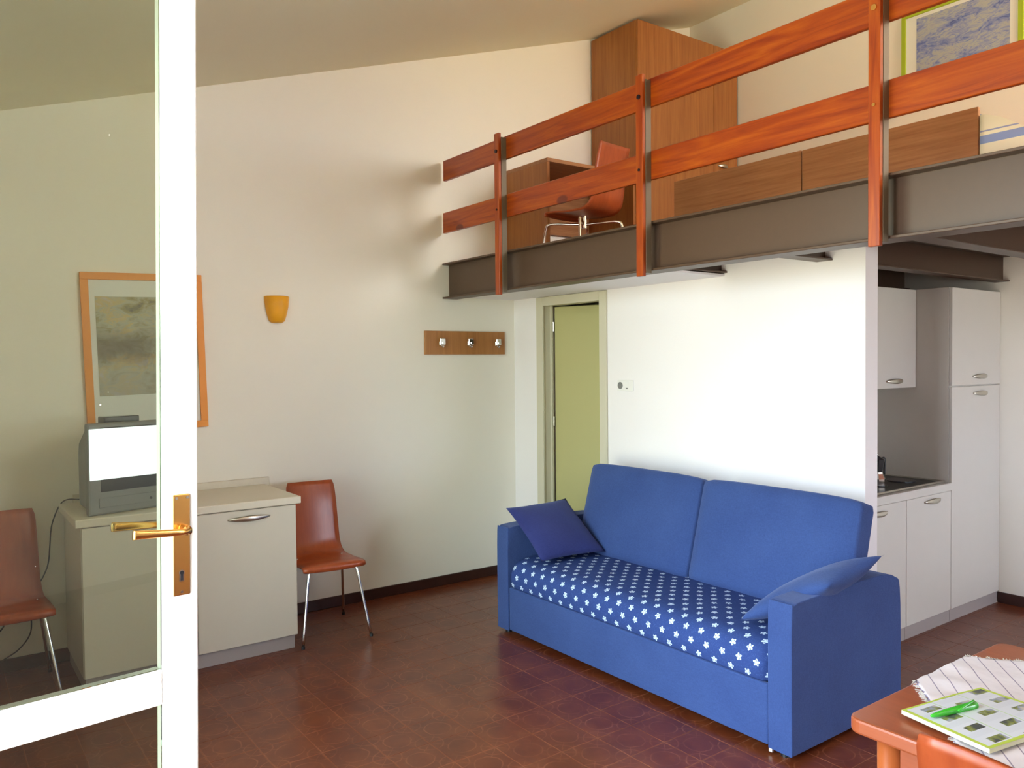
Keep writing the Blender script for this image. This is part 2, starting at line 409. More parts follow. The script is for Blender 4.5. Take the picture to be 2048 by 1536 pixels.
# partition with door opening
PX1, PY0, PY1 = -2.125, 3.69, 3.80
DL, DR, DT = -4.655, -3.985, 2.065
bm = bmesh.new()
add_box(bm, WX, DL, PY0, PY1, 0, 2.29); add_box(bm, DR, PX1, PY0, PY1, 0, 2.29); add_box(bm, DL, DR, PY0, PY1, DT, 2.29)
struct(obj('wall_partition', bm, 'partition'))
struct(box('wall_kitchen_back', -3.03, -2.965, PY1, BY, 0, 2.118, 'wall'))
# baseboards
def bboard(name, x0, x1, y0, y1): return struct(box(name, x0, x1, y0, y1, 0, .072, 'dark_base', None, .003))
bboard('baseboard_left', WX, WX+.012, FY, PY0)
bboard('baseboard_back', -2.36, RX-.012, BY-.012, BY)
bboard('baseboard_partition', DR+.05, PX1, PY0-.012, PY0)
bboard('baseboard_right', RX-.012, RX, FY, BY)
# plaster board soffit under the first bays of the loft
struct(box('ceiling_soffit', WX, -2.975, 3.172, PY0, 2.103, 2.115, 'partition'))
# loft floor planks
lf = struct(empty('floor_loft', (0, 0, 2.29)))
y = 3.175; k = 0
while y < BY-.01:
    y1 = min(y+.139, BY)
    p_ = box('floor_plank', WX, RX, y+.001, y1-.001, .0, .045, 'deck_wood', lf, .002); y = y1+.0
# bathroom door, ajar, with frame
d1 = struct(empty('door_1', (DL, PY0, 0)))
bm = bmesh.new()
add_box(bm, -.047, .03, -.018, 0, 0, 2.10, .003); add_box(bm, (DR-DL)-.03, (DR-DL)+.039, -.018, 0, 0, 2.10, .003); add_box(bm, .0301, (DR-DL)-.0301, -.018, 0, 2.035, 2.10, .003)
obj('door_casing', bm, 'door_cream', d1)
bm = bmesh.new()
add_box(bm, 0, .022, 0, PY1-PY0, 0, DT); add_box(bm, (DR-DL)-.022, (DR-DL), 0, PY1-PY0, 0, DT); add_box(bm, .0221, (DR-DL)-.0221, 0, PY1-PY0, 2.04, DT)
add_box(bm, .0221, .04, .06, .075, 0, 2.04)
obj('door_jamb', bm, 'door_cream', d1)
leaf = empty('leaf_pivot', (.045, .085, 0)); leaf.parent = d1; leaf.rotation_euler = (0, 0, math.radians(20)); leaf.name = 'door_leaf'
box('leaf_panel', 0, .60, 0, .04, .01, 2.032, 'door_leaf_cream', leaf, .004)
for z in (.45, 1.15, 1.85):
    bm = bmesh.new(); cyl(bm, (-.007, -.005, z), .006, .07, 'z', 8); obj('hinge', bm, 'handle_metal', leaf)

# ================================================================ loft steel
bm = bmesh.new()
add_box(bm, WX, RX, 3.045, 3.17, 2.334, 2.346, .002); add_box(bm, WX, RX, 3.045, 3.17, 2.090, 2.102, .002); add_box(bm, WX, RX, 3.102, 3.112, 2.1021, 2.3339)
o = tag(obj('steel_beam', bm, 'steel_brown'), 'long brown steel I-beam carrying the front edge of the loft', 'beam')
def joist(x, label):
    bm = bmesh.new()
    add_box(bm, x-.045, x+.045, 3.113, BY, 2.120, 2.129, .0015); add_box(bm, x-.045, x+.045, 3.1705, BY, 2.281, 2.2899, .0015); add_box(bm, x-.004, x+.004, 3.113, BY, 2.1291, 2.2809)
    tag(obj('steel_joist', bm, 'steel_brown'), label, 'beam', 'cross beams under the loft')
for x, l in ((-3.0, 'short brown cross beam above the middle of the sofa, at the soffit edge'), (-2.345, 'brown cross beam running through the white wall to above the tall kitchen cupboard'),
             (-1.69, 'brown cross beam under the loft just right of the third railing post'), (-1.035, 'brown cross beam under the loft at the right edge of the photo')):
    joist(x, l)
# ================================================================ railing
rl = tag(empty('loft_railing', (-4.2, 3.0, 2.346)), 'red stained pine railing of two boards on posts along the loft edge', 'railing')
def rp(o): o.parent = rl; o.matrix_parent_inverse = Matrix.Translation((4.2, -3.0, -2.346)); return o
rp(box('top_rail', WX+.05, RX, 3.032, 3.056, 2.928, 3.072, 'pine_x', None, .003))
rp(box('lower_rail', WX+.04, RX, 3.032, 3.056, 2.556, 2.702, 'pine_x', None, .003))
for x in (-4.2, -2.935, -1.678, -.42, .84):
    p_ = rp(box('post', x-.024, x+.024, 2.970, 2.992, 2.058, 3.084, 'pine_z', None, .002))
    q = box('steel_bar', x-.020, x+.026, 2.9925, 3.0315, 2.075, 3.06, 'steel_khaki', p_, .001)
    bm = bmesh.new(); cyl(bm, (x, 2.970, 3.0-.03), .012, -.006, 'y', 12); obj('bolt', bm, 'bolt' if x < -2 else 'brass', p_)
    bm = bmesh.new(); cyl(bm, (x, 2.970, 2.60), .007, -.005, 'y', 12); obj('bolt', bm, 'bolt' if x < -2 else 'brass', p_)

# ================================================================ chairs
def shell(mat, prof, half, thick=.011):
    """bent plywood seat and back; prof (x,z) front to top, half widths"""
    n = len(prof); N = 10; bm = bmesh.new(); P = [Vector((p[0], 0, p[1])) for p in prof]; top = []; bot = []
    for i in range(n):
        t = (P[min(i+1, n-1)]-P[max(i-1, 0)]).normalized(); nr = Vector((t.z, 0, -t.x))
        if nr.z < 0 and i < 3: nr = nr
        rt = []; rb = []
        for k in range(N+1):
            s = -1+2*k/N; dish = .010*(s*s)
            if i > n*.55: dish = -.0+.012*(s*s)
            y = s*half[i]
            rt.append(bm.verts.new(P[i]+Vector((0, y, 0))-nr*(thick/2)-nr*dish)); rb.append(bm.verts.new(P[i]+Vector((0, y, 0))+nr*(thick/2)-nr*dish))
        top.append(rt); bot.append(rb)
    for i in range(n-1):
        for k in range(N):
            bm.faces.new((top[i][k], top[i+1][k], top[i+1][k+1], top[i][k+1])); bm.faces.new((bot[i][k], bot[i][k+1], bot[i+1][k+1], bot[i+1][k]))
        bm.faces.new((top[i][0], bot[i][0], bot[i+1][0], top[i+1][0])); bm.faces.new((top[i][N], top[i+1][N], bot[i+1][N], bot[i][N]))
    for i in (0, n-1):
        for k in range(N): bm.faces.new((top[i][k], top[i][k+1], bot[i][k+1], bot[i][k]))
    bmesh.ops.recalc_face_normals(bm, faces=bm.faces[:])
    return bm
PROF = smooth_path([(.195, 0, .418), (.200, 0, .438), (.180, 0, .455), (.10, 0, .452), (0, 0, .442), (-.10, 0, .442), (-.150, 0, .455), (-.185, 0, .495), (-.200, 0, .56), (-.215, 0, .66), (-.235, 0, .78), (-.262, 0, .885)], 3)
def halfw(x, z):
    if z > .50: h = .165-.012*(z-.5)/.38
    else: h = .188 if x > -.05 else .188-(-.05-x)/.15*.023
    return h
def make_chair(loc, rz, label):
    t = tag(empty('dining_chair', loc, rz), label, 'chair', 'bent plywood chairs with chrome legs')
    P = [(p.x, p.z) for p in PROF]; H = [halfw(*p) for p in P]; H[-1] -= .012; H[-2] -= .003; H[0] -= .012
    bm = shell(None, P, H); obj('seat_shell', bm, 'shell_wood', t, True)
    for sx, sy in ((1, 1), (1, -1), (-1, 1), (-1, -1)):
        bm = bmesh.new(); fx = .225 if sx > 0 else -.265; fy = .205*sy
        tx = .145 if sx > 0 else -.10
        pts = [(tx-.06*sx, .115*sy, .430), (tx-.015*sx, .135*sy, .428), (tx+.01*sx, .146*sy, .40), (fx, fy, .008)]
        tube(bm, smooth_path(pts, 4), .0085, 10); l = obj('leg', bm, 'chrome', t, True)
        bm = bmesh.new(); cyl(bm, (fx, fy, 0), .011, .016, 'z', 10); obj('foot_cap', bm, 'black', l)
    bm = bmesh.new(); add_box(bm, -.12, .13, -.12, .12, .427, .434); obj('seat_bracket', bm, 'chrome', t)
    return t
ch0 = make_chair((-4.565, 1.925, 0), math.radians(-5), 'reddish plywood chair with chrome legs right of the cream sideboard')
ch = copy_tree(ch0); ch.location = (-4.60, .295, 0); ch.rotation_euler = (0, 0, 0); tag(ch, 'plywood chair seen through the door glass, left of the sideboard')
ch = copy_tree(ch0); ch.location = (-.605, 1.815, 0); ch.rotation_euler = (0, 0, math.radians(90-9)); tag(ch, 'orange plywood chair tucked under the near side of the dining table')

# loft chair on star base
lc = tag(empty('desk_chair', (-4.10, 3.62, 2.335), math.radians(180+8)), 'low red plywood chair on chrome splayed base at the loft desk', 'chair')
P2 = [(p.x*1.0, (p.z-.42)*.92+.275) for p in PROF]
bm = shell(None, P2, [halfw(*(p.x, p.z))*.98 for p in PROF]); obj('seat_shell', bm, 'shell_wood', lc, True)
bm = bmesh.new(); cyl(bm, (0, 0, .19), .022, .085, 'z', 12); obj('column', bm, 'chrome', lc)
for a in (35, 125, 215, 305):
    c_, s_ = math.cos(math.radians(a)), math.sin(math.radians(a)); bm = bmesh.new()
    tube(bm, smooth_path([(0, 0, .215), (.10*c_, .10*s_, .222), (.23*c_, .23*s_, .225), (.262*c_, .262*s_, .18), (.285*c_, .285*s_, .01)], 5), .009, 10)
    l = obj('leg', bm, 'chrome', lc, True); bm = bmesh.new(); cyl(bm, (.286*c_, .286*s_, 0), .012, .014, 'z', 10); obj('foot_cap', bm, 'black', l)

# ================================================================ handles
def bow(L, axis, out, depth=.022, r=.0065, flat=1.7):
    """arched pull of length L along axis ('y'), bulging towards out vector"""
    bm = bmesh.new(); n = 12; out = Vector(out); rings = []
    for i in range(n+1):
        t = i/n; a = (t-.5)*L; h = depth*math.sin(PI*t)**.7 if 0 < t < 1 else 0.
        wd = r*(.35+1.1*math.sin(PI*t))
        c = Vector((0, a, 0))+out*h
        rings.append([bm.verts.new(c+out*(math.cos(2*PI*k/8)*wd*.5)+Vector((0, 0, 1))*(math.sin(2*PI*k/8)*wd*flat)) for k in range(8)])
    for a_, c_ in zip(rings, rings[1:]):
        for k in range(8): bm.faces.new((a_[k], a_[(k+1) % 8], c_[(k+1) % 8], c_[k]))
    bm.faces.new(rings[0][::-1]); bm.faces.new(rings[-1])
    return bm
def add_handle(parent, loc, L=.2):
    return obj('handle', bow(L, 'y', (1, 0, 0)), 'handle_metal', parent, True, loc)

# ================================================================ sideboard
sb = tag(empty('sideboard', (-4.69, 1.14, 0)), 'cream two-door sideboard under the orange framed picture', 'sideboard')
# local coords: x from -.31 (wall) to .316 front; y -.57..+.57
XF = .304
box('body', -.288, XF-.02, -.545, .545, .08, .832, 'laminate', sb, .002)
box('worktop', -.288, .316, -.57, .57, .833, .874, 'laminate_top', sb, .005, 2)
box('backsplash', -.309, -.289, -.50, .60, .83, .915, 'laminate_top', sb, .003)
box('plinth', -.27, XF-.03, -.535, .535, 0, .0795, 'kick_grey', sb, .001)
for y0, y1, hy in ((-.545, -.008, -.19), (-.004, .545, .277)):
    d = box('door', XF-.0195, XF, y0+.002, y1-.002, .083, .828, 'laminate', sb, .003)
    add_handle(d, (XF, hy, .783), .235)

# ================================================================ television
tv = tag(empty('television', (-4.440, .640, .875), math.radians(14)), 'silver-grey tube television with a white reflection painted as glow on the sideboard', 'television')
TW = .47
bm = bmesh.new(); add_box(bm, -.040, 0, -.0, TW, .0, .462, .010, 2)
obj('front_housing', bm, 'tv_plastic', tv)
bm = bmesh.new()
def ring(x, y0, y1, z0, z1): return [bm.verts.new(v) for v in ((x, y0, z0), (x, y1, z0), (x, y1, z1), (x, y0, z1))]
rs = [ring(-.0402, .03, TW-.03, .01, .445), ring(-.14, .05, TW-.05, .012, .43), ring(-.30, .08, TW-.08, .02, .34), ring(-.36, .10, TW-.10, .03, .28)]
for a_, c_ in zip(rs, rs[1:]):
    for k in range(4): bm.faces.new((a_[k], a_[(k+1) % 4], c_[(k+1) % 4], c_[k]))
bm.faces.new(rs[0][::-1]); bm.faces.new(rs[-1]); bmesh.ops.recalc_face_normals(bm, faces=bm.faces[:])
obj('rear_housing', bm, 'tv_plastic', tv)
box('vent_hood', -.16, -.08, .12, .30, .440, .487, 'tv_dark', tv, .004)
bm = bmesh.new(); add_box(bm, .0005, .004, .06, TW-.03, .115, .44, .002); obj('screen_glass', bm, 'tv_dark', tv)
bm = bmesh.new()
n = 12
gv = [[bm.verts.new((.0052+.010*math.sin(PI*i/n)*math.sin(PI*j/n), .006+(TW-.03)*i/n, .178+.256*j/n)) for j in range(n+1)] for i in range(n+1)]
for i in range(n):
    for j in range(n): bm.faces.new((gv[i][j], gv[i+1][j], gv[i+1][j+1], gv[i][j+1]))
obj('glowing_reflection', bm, 'reflection_glow', tv, True)  # glowing panel in place of the reflection on the set
box('control_flap', .0005, .005, .05, TW-.05, .035, .085, 'tv_plastic', tv, .002)
bm = bmesh.new(); cyl(bm, (.0005, TW-.16, .055), .007, .008, 'x', 10); obj('power_button', bm, 'tv_dark', tv)

# power cord of the television
def cord(name, pts, r, label):
    bm = bmesh.new(); tube(bm, smooth_path(pts, 6), r, 6); return tag(obj(name, bm, 'black', None, True), label, 'cable')
cord('power_cord', [(-4.80, .80, .885), (-4.90, .66, .90), (-4.96, .60, .893), (-4.975, .567, .85), (-4.975, .535, .76), (-4.975, .525, .66), (-4.975, .515, .56), (-4.975, .49, .49), (-4.975, .45, .42), (-4.975, .43, .34), (-4.975, .425, .20), (-4.972, .37, .12), (-4.96, .30, .083), (-4.94, .18, .02), (-4.93, .05, .006)], .0035, 'thin black cord hanging down the wall left of the sideboard')
cord('looped_cord', [(-4.975, .20, .40), (-4.975, .29, .38), (-4.975, .325, .33), (-4.975, .30, .25), (-4.975, .25, .21), (-4.975, .16, .20)], .0045, 'dark looped cord on the wall beneath the left chair')

# ================================================================ picture left wall
def picture(name, loc, rot, W, H, fw, frame_mat, matw, art, label, bot=None):
    """picture built in local x (width), z (height), facing -y"""
    t = tag(empty(name, loc), label, 'picture'); t.rotation_euler = rot
    bm = bmesh.new()
    add_box(bm, -W/2, W/2, -.022, 0, H/2-fw, H/2, .002); add_box(bm, -W/2, W/2, -.022, 0, -H/2, -H/2+fw, .002)
    add_box(bm, -W/2, -W/2+fw, -.0218, 0, -H/2+fw, H/2-fw); add_box(bm, W/2-fw, W/2, -.0218, 0, -H/2+fw, H/2-fw)
    obj('frame', bm, frame_mat, t)
    box('mount', -W/2+fw, W/2-fw, -.012, -.002, -H/2+fw, H/2-fw, 'mat_white', t)
    l, r_, b_, tp = matw
    box('print', -W/2+l, W/2-r_, -.0135, -.0121, -H/2+b_, H/2-tp, art, t)
    return t
picture('framed_picture', (WX+.001, 1.036, 1.700), (math.radians(0), math.radians(0), math.radians(90)), .650, .91, .040, 'frame_orange', (.070, .070, .215, .135), 'print_autumn', 'orange framed landscape print above the television on the left wall')
pp = bpy.data.objects['framed_picture']; pp.rotation_euler = Matrix.Rotation(math.radians(1.3), 3, 'X').to_4x4().to_euler(); pp.rotation_euler = (Matrix.Rotation(math.radians(1.6), 4, 'X') @ Matrix.Rotation(math.radians(90), 4, 'Z')).to_euler()
picture('loft_picture', (-2.62, BY-.001, 3.76), (0, 0, 0), .79, .63, .030, 'frame_green', (.105, .08, .10, .055), 'print_blue', 'green framed blue print high on the loft back wall')

# ================================================================ wall sconce
bm = bmesh.new(); n = 18; rings = []
prof = [(0, .032), (.012, .050), (.05, .062), (.10, .073), (.165, .080)]
for z, r_ in prof:
    rings.append([bm.verts.new((r_*.95*math.sin(PI*k/n), -r_*math.cos(PI*k/n), z)) for k in range(n+1)])
inner = [[bm.verts.new((max(0, r_-.006)*.95*math.sin(PI*k/n), -(r_-.006)*math.cos(PI*k/n), z+.004)) for k in range(n+1)] for z, r_ in prof]
for A in (rings, inner):
    for a_, c_ in zip(A, A[1:]):
        for k in range(n): bm.faces.new((a_[k], a_[k+1], c_[k+1], c_[k]))
for k in range(n): bm.faces.new((rings[-1][k], rings[-1][k+1], inner[-1][k+1], inner[-1][k]))
bm.faces.new(rings[0]); bm.faces.new(inner[0])
bmesh.ops.recalc_face_normals(bm, faces=bm.faces[:])
sc = tag(empty('wall_sconce', (WX+.001, 1.812, 1.888)), 'orange half-bowl wall lamp between the picture and the loft', 'wall lamp')
obj('shade', bm, 'sconce', sc, True)
box('mounting_plate', 0, .012, -.03, .03, .03, .14, 'plastic_white', sc, .002)
bm = bmesh.new(); tube(bm, [(.035, 0, .03), (.035, 0, .06), (.035, 0, .085), (.035, 0, .105), (.035, 0, .112)], [.010, .014, .020, .014, .004], 12); obj('bulb', bm, 'plastic_white', sc, True)

# ================================================================ coat rack
cr = tag(empty('coat_rack', (WX+.001, 3.236, 1.771)), 'wooden board with three metal coat hooks on the left wall', 'coat rack')
box('board', 0, .018, -.35, .35, -.085, .085, 'rack_wood', cr, .001)
for y in (-.225, .018, .268):
    bm = bmesh.new(); add_box(bm, .0181, .03, y-.012, y+.012, -.02, .012, .002); add_box(bm, .0301, .062, y-.008, y+.008, -.008, .006, .002); add_box(bm, .0455, .0465+.012, y-.022, y+.022, -.015, .030, .003)
    tube(bm, smooth_path([(.03, y, -.012), (.040, y, -.030), (.056, y, -.034), (.060, y+.001, -.022)], 4), .0055, 8)
    obj('hook', bm, 'chrome', cr)

# wall socket
ws = tag(empty('wall_socket', (-3.776, PY0-.0005, 1.465)), 'small white socket plate on the white wall above the sofa', 'socket')
box('plate', -.072, .072, -.010, 0, -.036, .036, 'plastic_white', ws, .003, 2)
bm = bmesh.new(); cyl(bm, (-.042, -.0101, .0), .023, -.002, 'y', 20); obj('socket_opening', bm, 'tv_plastic', ws)
box('indicator', .012, .026, -.0125, -.0101, -.022, -.014, 'tv_plastic', ws)
box('switch', .004, .034, -.0122, -.0101, -.010, .026, 'plastic_white', ws, .001)

# ================================================================ sofa
sf = tag(empty('sofa', (-2.92, 3.18, 0)), 'blue two-seat sofa bed with flowered mattress against the white wall', 'sofa')
OX, OY = -2.92, 3.18
def sofa_box(name, x0, x1, y0, y1, z0, z1, mat, bev=.02, seg=3, parent=None, mtx=None, sm=True):
    o = box(name, x0-OX, x1-OX, y0-OY, y1-OY, z0, z1, mat, parent or sf, bev, seg, sm, mtx); return o
for x0, x1 in ((-3.945, -3.835), (-2.015, -1.902)):
    bm = bmesh.new()
    prof = smooth_path([(2.768-OY, 0, .025), (2.766-OY, 0, .3), (2.768-OY, 0, .61), (2.785-OY, 0, .636), (2.85-OY, 0, .645), (3.2-OY, 0, .652), (3.45-OY, 0, .652), (3.56-OY, 0, .625), (3.60-OY, 0, .57), (3.61-OY, 0, .3), (3.61-OY, 0, .025)], 3)
    poly_prism(bm, [Vector((x0-OX, p.x, p.z)) for p in prof], (x1-x0, 0, 0))
    es = [e for e in bm.edges if abs(e.verts[0].co.x-e.verts[1].co.x) < 1e-6]
    bmesh.ops.bevel(bm, geom=es, offset=.010, segments=2, affect='EDGES', profile=.5, clamp_overlap=True)
    obj('armrest', bm, 'blue_cloth', sf, False)
sofa_box('front_panel', -3.832, -2.018, 2.772, 2.80, .03, .285, 'blue_cloth', .008, 2, sm=False)
sofa_box('back_frame', -3.832, -2.018, 3.50, 3.605, .03, .60, 'blue_cloth', .02, 2, sm=False)
sofa_box('base', -3.832, -2.018, 2.803, 3.495, .03, .27, 'blue_cloth', .004, 1, sm=False)
for x in (-3.89, -1.96):
    for y in (2.81, 3.55):
        bm = bmesh.new(); cyl(bm, (x-OX, y-OY, 0), .02, .026, 'z', 12); obj('foot', bm, 'black' , sf)
box('white_clip', -2.012-OX, -1.997-OX, 2.770-OY, 2.779-OY, .010, .024, 'plastic_white', sf)
# flowered mattress with rounded profile, uv in metres
bm = bmesh.new(); uvl = bm.loops.layers.uv.new('UVMap')
pr = [(3.45, .286), (2.80, .286), (2.775, .288), (2.764, .31), (2.760, .345), (2.766, .385), (2.785, .418), (2.815, .438), (2.86, .450), (2.95, .456), (3.05, .458), (3.20, .457), (3.45, .455)]
pp_ = smooth_path([(0, a_, c_) for a_, c_ in pr[1:]], 4); pp_ = [Vector((0, 3.45, .286))]+pp_
L = [0.]
for a_, c_ in zip(pp_, pp_[1:]): L.append(L[-1]+(c_-a_).length)
NX = 60; x0, x1 = -3.828, -2.022; V = []
for i in range(NX+1):
    t = i/NX; xx = x0+(x1-x0)*t; e = min(t, 1-t)*(x1-x0); rr = .045; sh = 0 if e > rr else rr-math.sqrt(max(0, rr*rr-(rr-e)**2))
    col = []
    for p_ in pp_:
        zc = .37; yy = p_.y+(sh*.9 if p_.y < 2.9 else 0); zz = p_.z-(sh*.6 if p_.z > zc else 0)
        zz += .0018*math.sin(xx*23+p_.y*9) if p_.z > .4 else 0
        col.append(bm.verts.new((xx-OX, yy-OY, zz)))
    V.append(col)
for i in range(NX):
    for j in range(len(pp_)-1):
        f = bm.faces.new((V[i][j], V[i+1][j], V[i+1][j+1], V[i][j+1]))
        for lp, (a_, c_) in zip(f.loops, ((i, j), (i+1, j), (i+1, j+1), (i, j+1))): lp[uvl].uv = ((x0+(x1-x0)*a_/NX), L[c_])
bm.faces.new(V[0][::-1]); bm.faces.new(V[-1]); bmesh.ops.recalc_face_normals(bm, faces=bm.faces[:])
obj('flowered_mattress', bm, 'flower', sf, True)
# back cushions
def soft_box(sx, sy, sz, r, puff, n=14):
    bm = bmesh.new(); bmesh.ops.create_cube(bm, size=2); bmesh.ops.subdivide_edges(bm, edges=bm.edges[:], cuts=n, use_grid_fill=True)
    for v in bm.verts:
        c = v.co.copy(); h = Vector((sx/2, sy/2, sz/2)); q = Vector((c.x*h.x, c.y*h.y, c.z*h.z)); inn = Vector((max(-h.x+r, min(h.x-r, q.x)), max(-h.y+r, min(h.y-r, q.y)), max(-h.z+r, min(h.z-r, q.z))))
        d = q-inn
        if d.length > 1e-6: q = inn+d.normalized()*r
        bul = (1-c.x**4)*(1-c.z**4)
        if abs(c.y) > .5: q.y += math.copysign(puff*bul, c.y)
        q.z += .012*(1-c.x**4) if c.z > .5 else 0
        v.co = q
    return bm
for x0, x1 in ((-3.795, -2.898), (-2.892, -1.975)):
    bm = soft_box(x1-x0, .135, .545, .028, .014)
    o = obj('back_cushion', bm, 'blue_cloth', sf, True, ((x0+x1)/2-OX, 3.395-OY, .700)); o.rotation_euler = (math.radians(-15), 0, 0)

def pillow(name, A, B, Cc, D, th, mat, label, n=22, fold=0.):
    A, B, Cc, D = map(Vector, (A, B, Cc, D)); nr = ((B-A).cross(D-A)).normalized(); bm = bmesh.new(); top = []; bot = []
    for i in range(n+1):
        u_ = i/n; rt = []; rb = []
        for j in range(n+1):
            v_ = j/n; a = 2*u_-1; c = 2*v_-1
            pull = .06; uu = .5+.5*a*(1-pull*(1-c*c)); vv = .5+.5*c*(1-pull*(1-a*a))
            p_ = A*(1-uu)*(1-vv)+B*uu*(1-vv)+Cc*uu*vv+D*(1-uu)*vv
            h = th/2*((1-abs(a)**2.6)**.6)*((1-abs(c)**2.6)**.6)*(1+.10*math.sin(9*a+4*c)*(a*a+c*c)/2+.10*math.sin(17*c+3*a)*max(0, a*a-.35))
            rt.append(p_+nr*h); rb.append(p_-nr*h)
        top.append(rt); bot.append(rb)
    ctr = (A+B+Cc+D)/4
    VT = [[bm.verts.new(p-ctr) for p in r_] for r_ in top]
    VB = [[VT[i][j] if i in (0, n) or j in (0, n) else bm.verts.new(bot[i][j]-ctr) for j in range(n+1)] for i in range(n+1)]
    for i in range(n):
        for j in range(n):
            bm.faces.new((VT[i][j], VT[i+1][j], VT[i+1][j+1], VT[i][j+1])); bm.faces.new((VB[i][j], VB[i][j+1], VB[i+1][j+1], VB[i+1][j]))
    bmesh.ops.recalc_face_normals(bm, faces=bm.faces[:])
    return tag(obj(name, bm, mat, None, True, tuple(ctr)), label, 'cushion', 'throw cushions on the sofa')
pillow('throw_cushion', (-3.95, 2.84, .735), (-3.92, 3.29, .75), (-3.505, 3.25, .49), (-3.56, 2.805, .487), .12, 'shaded_blue_cloth', 'square blue cushion, shade painted into its cloth, leaning on the left arm of the sofa')
pillow('throw_cushion', (-1.855, 2.95, .700), (-1.83, 3.335, .775), (-2.235, 3.25, .515), (-2.215, 2.835, .488), .13, 'blue_cloth', 'blue cushion lying over the right arm of the sofa')

# ================================================================ kitchen
KX = -2.355
def kitchen_handle(p, y, z, L=.2): add_handle(p, (0.0, y, z), L)
def cab(name, y0, y1, z0, z1, xb, xf, label, doors, group=None, kick=False, panel_z=None):
    t = tag(empty(name, (xf, (y0+y1)/2, 0)), label, 'cabinet', group); oy = (y0+y1)/2
    box('body', xb-xf, -.020, y0-oy, y1-oy, z0, z1, 'kitchen_lam', t, .001)
    for (a, c, e, g, hy, hz) in doors:
        d = box('door', -.0195, 0, a-oy+.0015, c-oy-.0015, e+.0015, g-.0015, 'kitchen_lam', t, .0025)
        if hy: obj('handle', bow(.20, 'y', (1, 0, 0)), 'handle_metal', d, True, (0, hy-oy, hz))
    if kick: box('plinth', xb-xf+.02, -.008, y0-oy, y1-oy, 0, z0-.0005, 'kick_grey', t)
    return t
cab('base_cabinet', 3.985, 4.525, .075, .812, -2.955, KX, 'kitchen base cupboard nearest the white wall end', [(3.985, 4.525, .075, .812, 4.22, .768)], 'kitchen base cupboards', True)
cab('base_cabinet', 4.527, 5.057, .075, .812, -2.955, KX, 'kitchen base cupboard beside the tall cupboard', [(4.527, 5.057, .075, .812, 4.825, .775)], 'kitchen base cupboards', True)
struct(box('trim_2', -2.955, KX-.002, 3.802, 3.983, 0, .812, 'kitchen_lam'))
cab('tall_cupboard', 5.06, 5.7195, .075, 2.058, -2.955, KX, 'tall off-white kitchen cupboard in the right corner', [(5.06, 5.7195, .075, 1.448, 5.437, 1.40), (5.06, 5.7195, 1.452, 2.058, 5.43, 1.508)], None, True)
cab('wall_cupboard', 4.44, 5.057, 1.44, 2.058, -2.955, -2.575, 'off-white wall cupboard above the kitchen hob', [(4.44, 5.057, 1.44, 2.058, 4.80, 1.485)], 'kitchen wall cupboards')
cab('wall_cupboard', 3.81, 4.437, 1.44, 2.058, -2.955, -2.575, 'off-white wall cupboard hidden behind the white wall end', [(3.81, 4.437, 1.44, 2.058, 4.12, 1.485)], 'kitchen wall cupboards')
wt = tag(box('kitchen_worktop', -2.955, KX+.005, 3.802, 5.057, .8125, .860, 'kitchen_lam', None, .004, 2), 'pale kitchen worktop under the black hob', 'worktop')
hb = tag(empty('hob', (-2.66, 4.45, .8605)), 'black hob and sink unit with pale metal rim on the kitchen worktop', 'hob')
box('hob_plate', -.26, .26, -.58, .58, 0, .006, 'black_hob', hb, .002)
bm = bmesh.new()
add_box(bm, .2605, .276, -.595, .595, 0, .012, .003); add_box(bm, -.276, -.2605, -.595, .595, 0, .012, .003)
add_box(bm, -.26, .26, -.595, -.5805, 0, .012, .003); add_box(bm, -.26, .26, .5805, .595, 0, .012, .003); obj('rim', bm, 'handle_metal', hb)
for (xx, yy, rr) in ((.10, .40, .085), (-.12, .40, .06), (.10, .12, .06)):
    bm = bmesh.new(); cyl(bm, (xx, yy, .0062), rr, .008, 'z', 24); obj('burner', bm, 'black', hb)
mk = tag(empty('moka_pot', (-2.60, 4.69, .876)), 'metal coffee pot with black handle and lid standing on the hob', 'coffee pot')
mk.location = (-2.56, 4.57, .875)
bm = bmesh.new(); tube(bm, [(0, 0, 0), (0, 0, .035), (0, 0, .065), (0, 0, .075)], [.048, .050, .036, .034], 8); obj('boiler', bm, 'chrome', mk)
bm = bmesh.new(); tube(bm, [(0, 0, .0755), (0, 0, .085), (0, 0, .15)], [.034, .036, .047], 8); obj('upper_pot', bm, 'black', mk)
bm = bmesh.new(); tube(bm, [(0, 0, .1505), (0, 0, .158), (0, 0, .168)], [.047, .030, .010], 8); l = obj('lid', bm, 'black', mk)
bm = bmesh.new(); tube(bm, [(0, 0, .1682), (0, 0, .178), (0, 0, .188)], [.007, .011, .006], 8); obj('knob', bm, 'chrome', l, True)
bm = bmesh.new(); tube(bm, smooth_path([(.0, .048, .145), (.0, .083, .150), (.0, .09, .12), (.0, .085, .05)], 4), .007, 8); obj('handle', bm, 'black', mk, True)

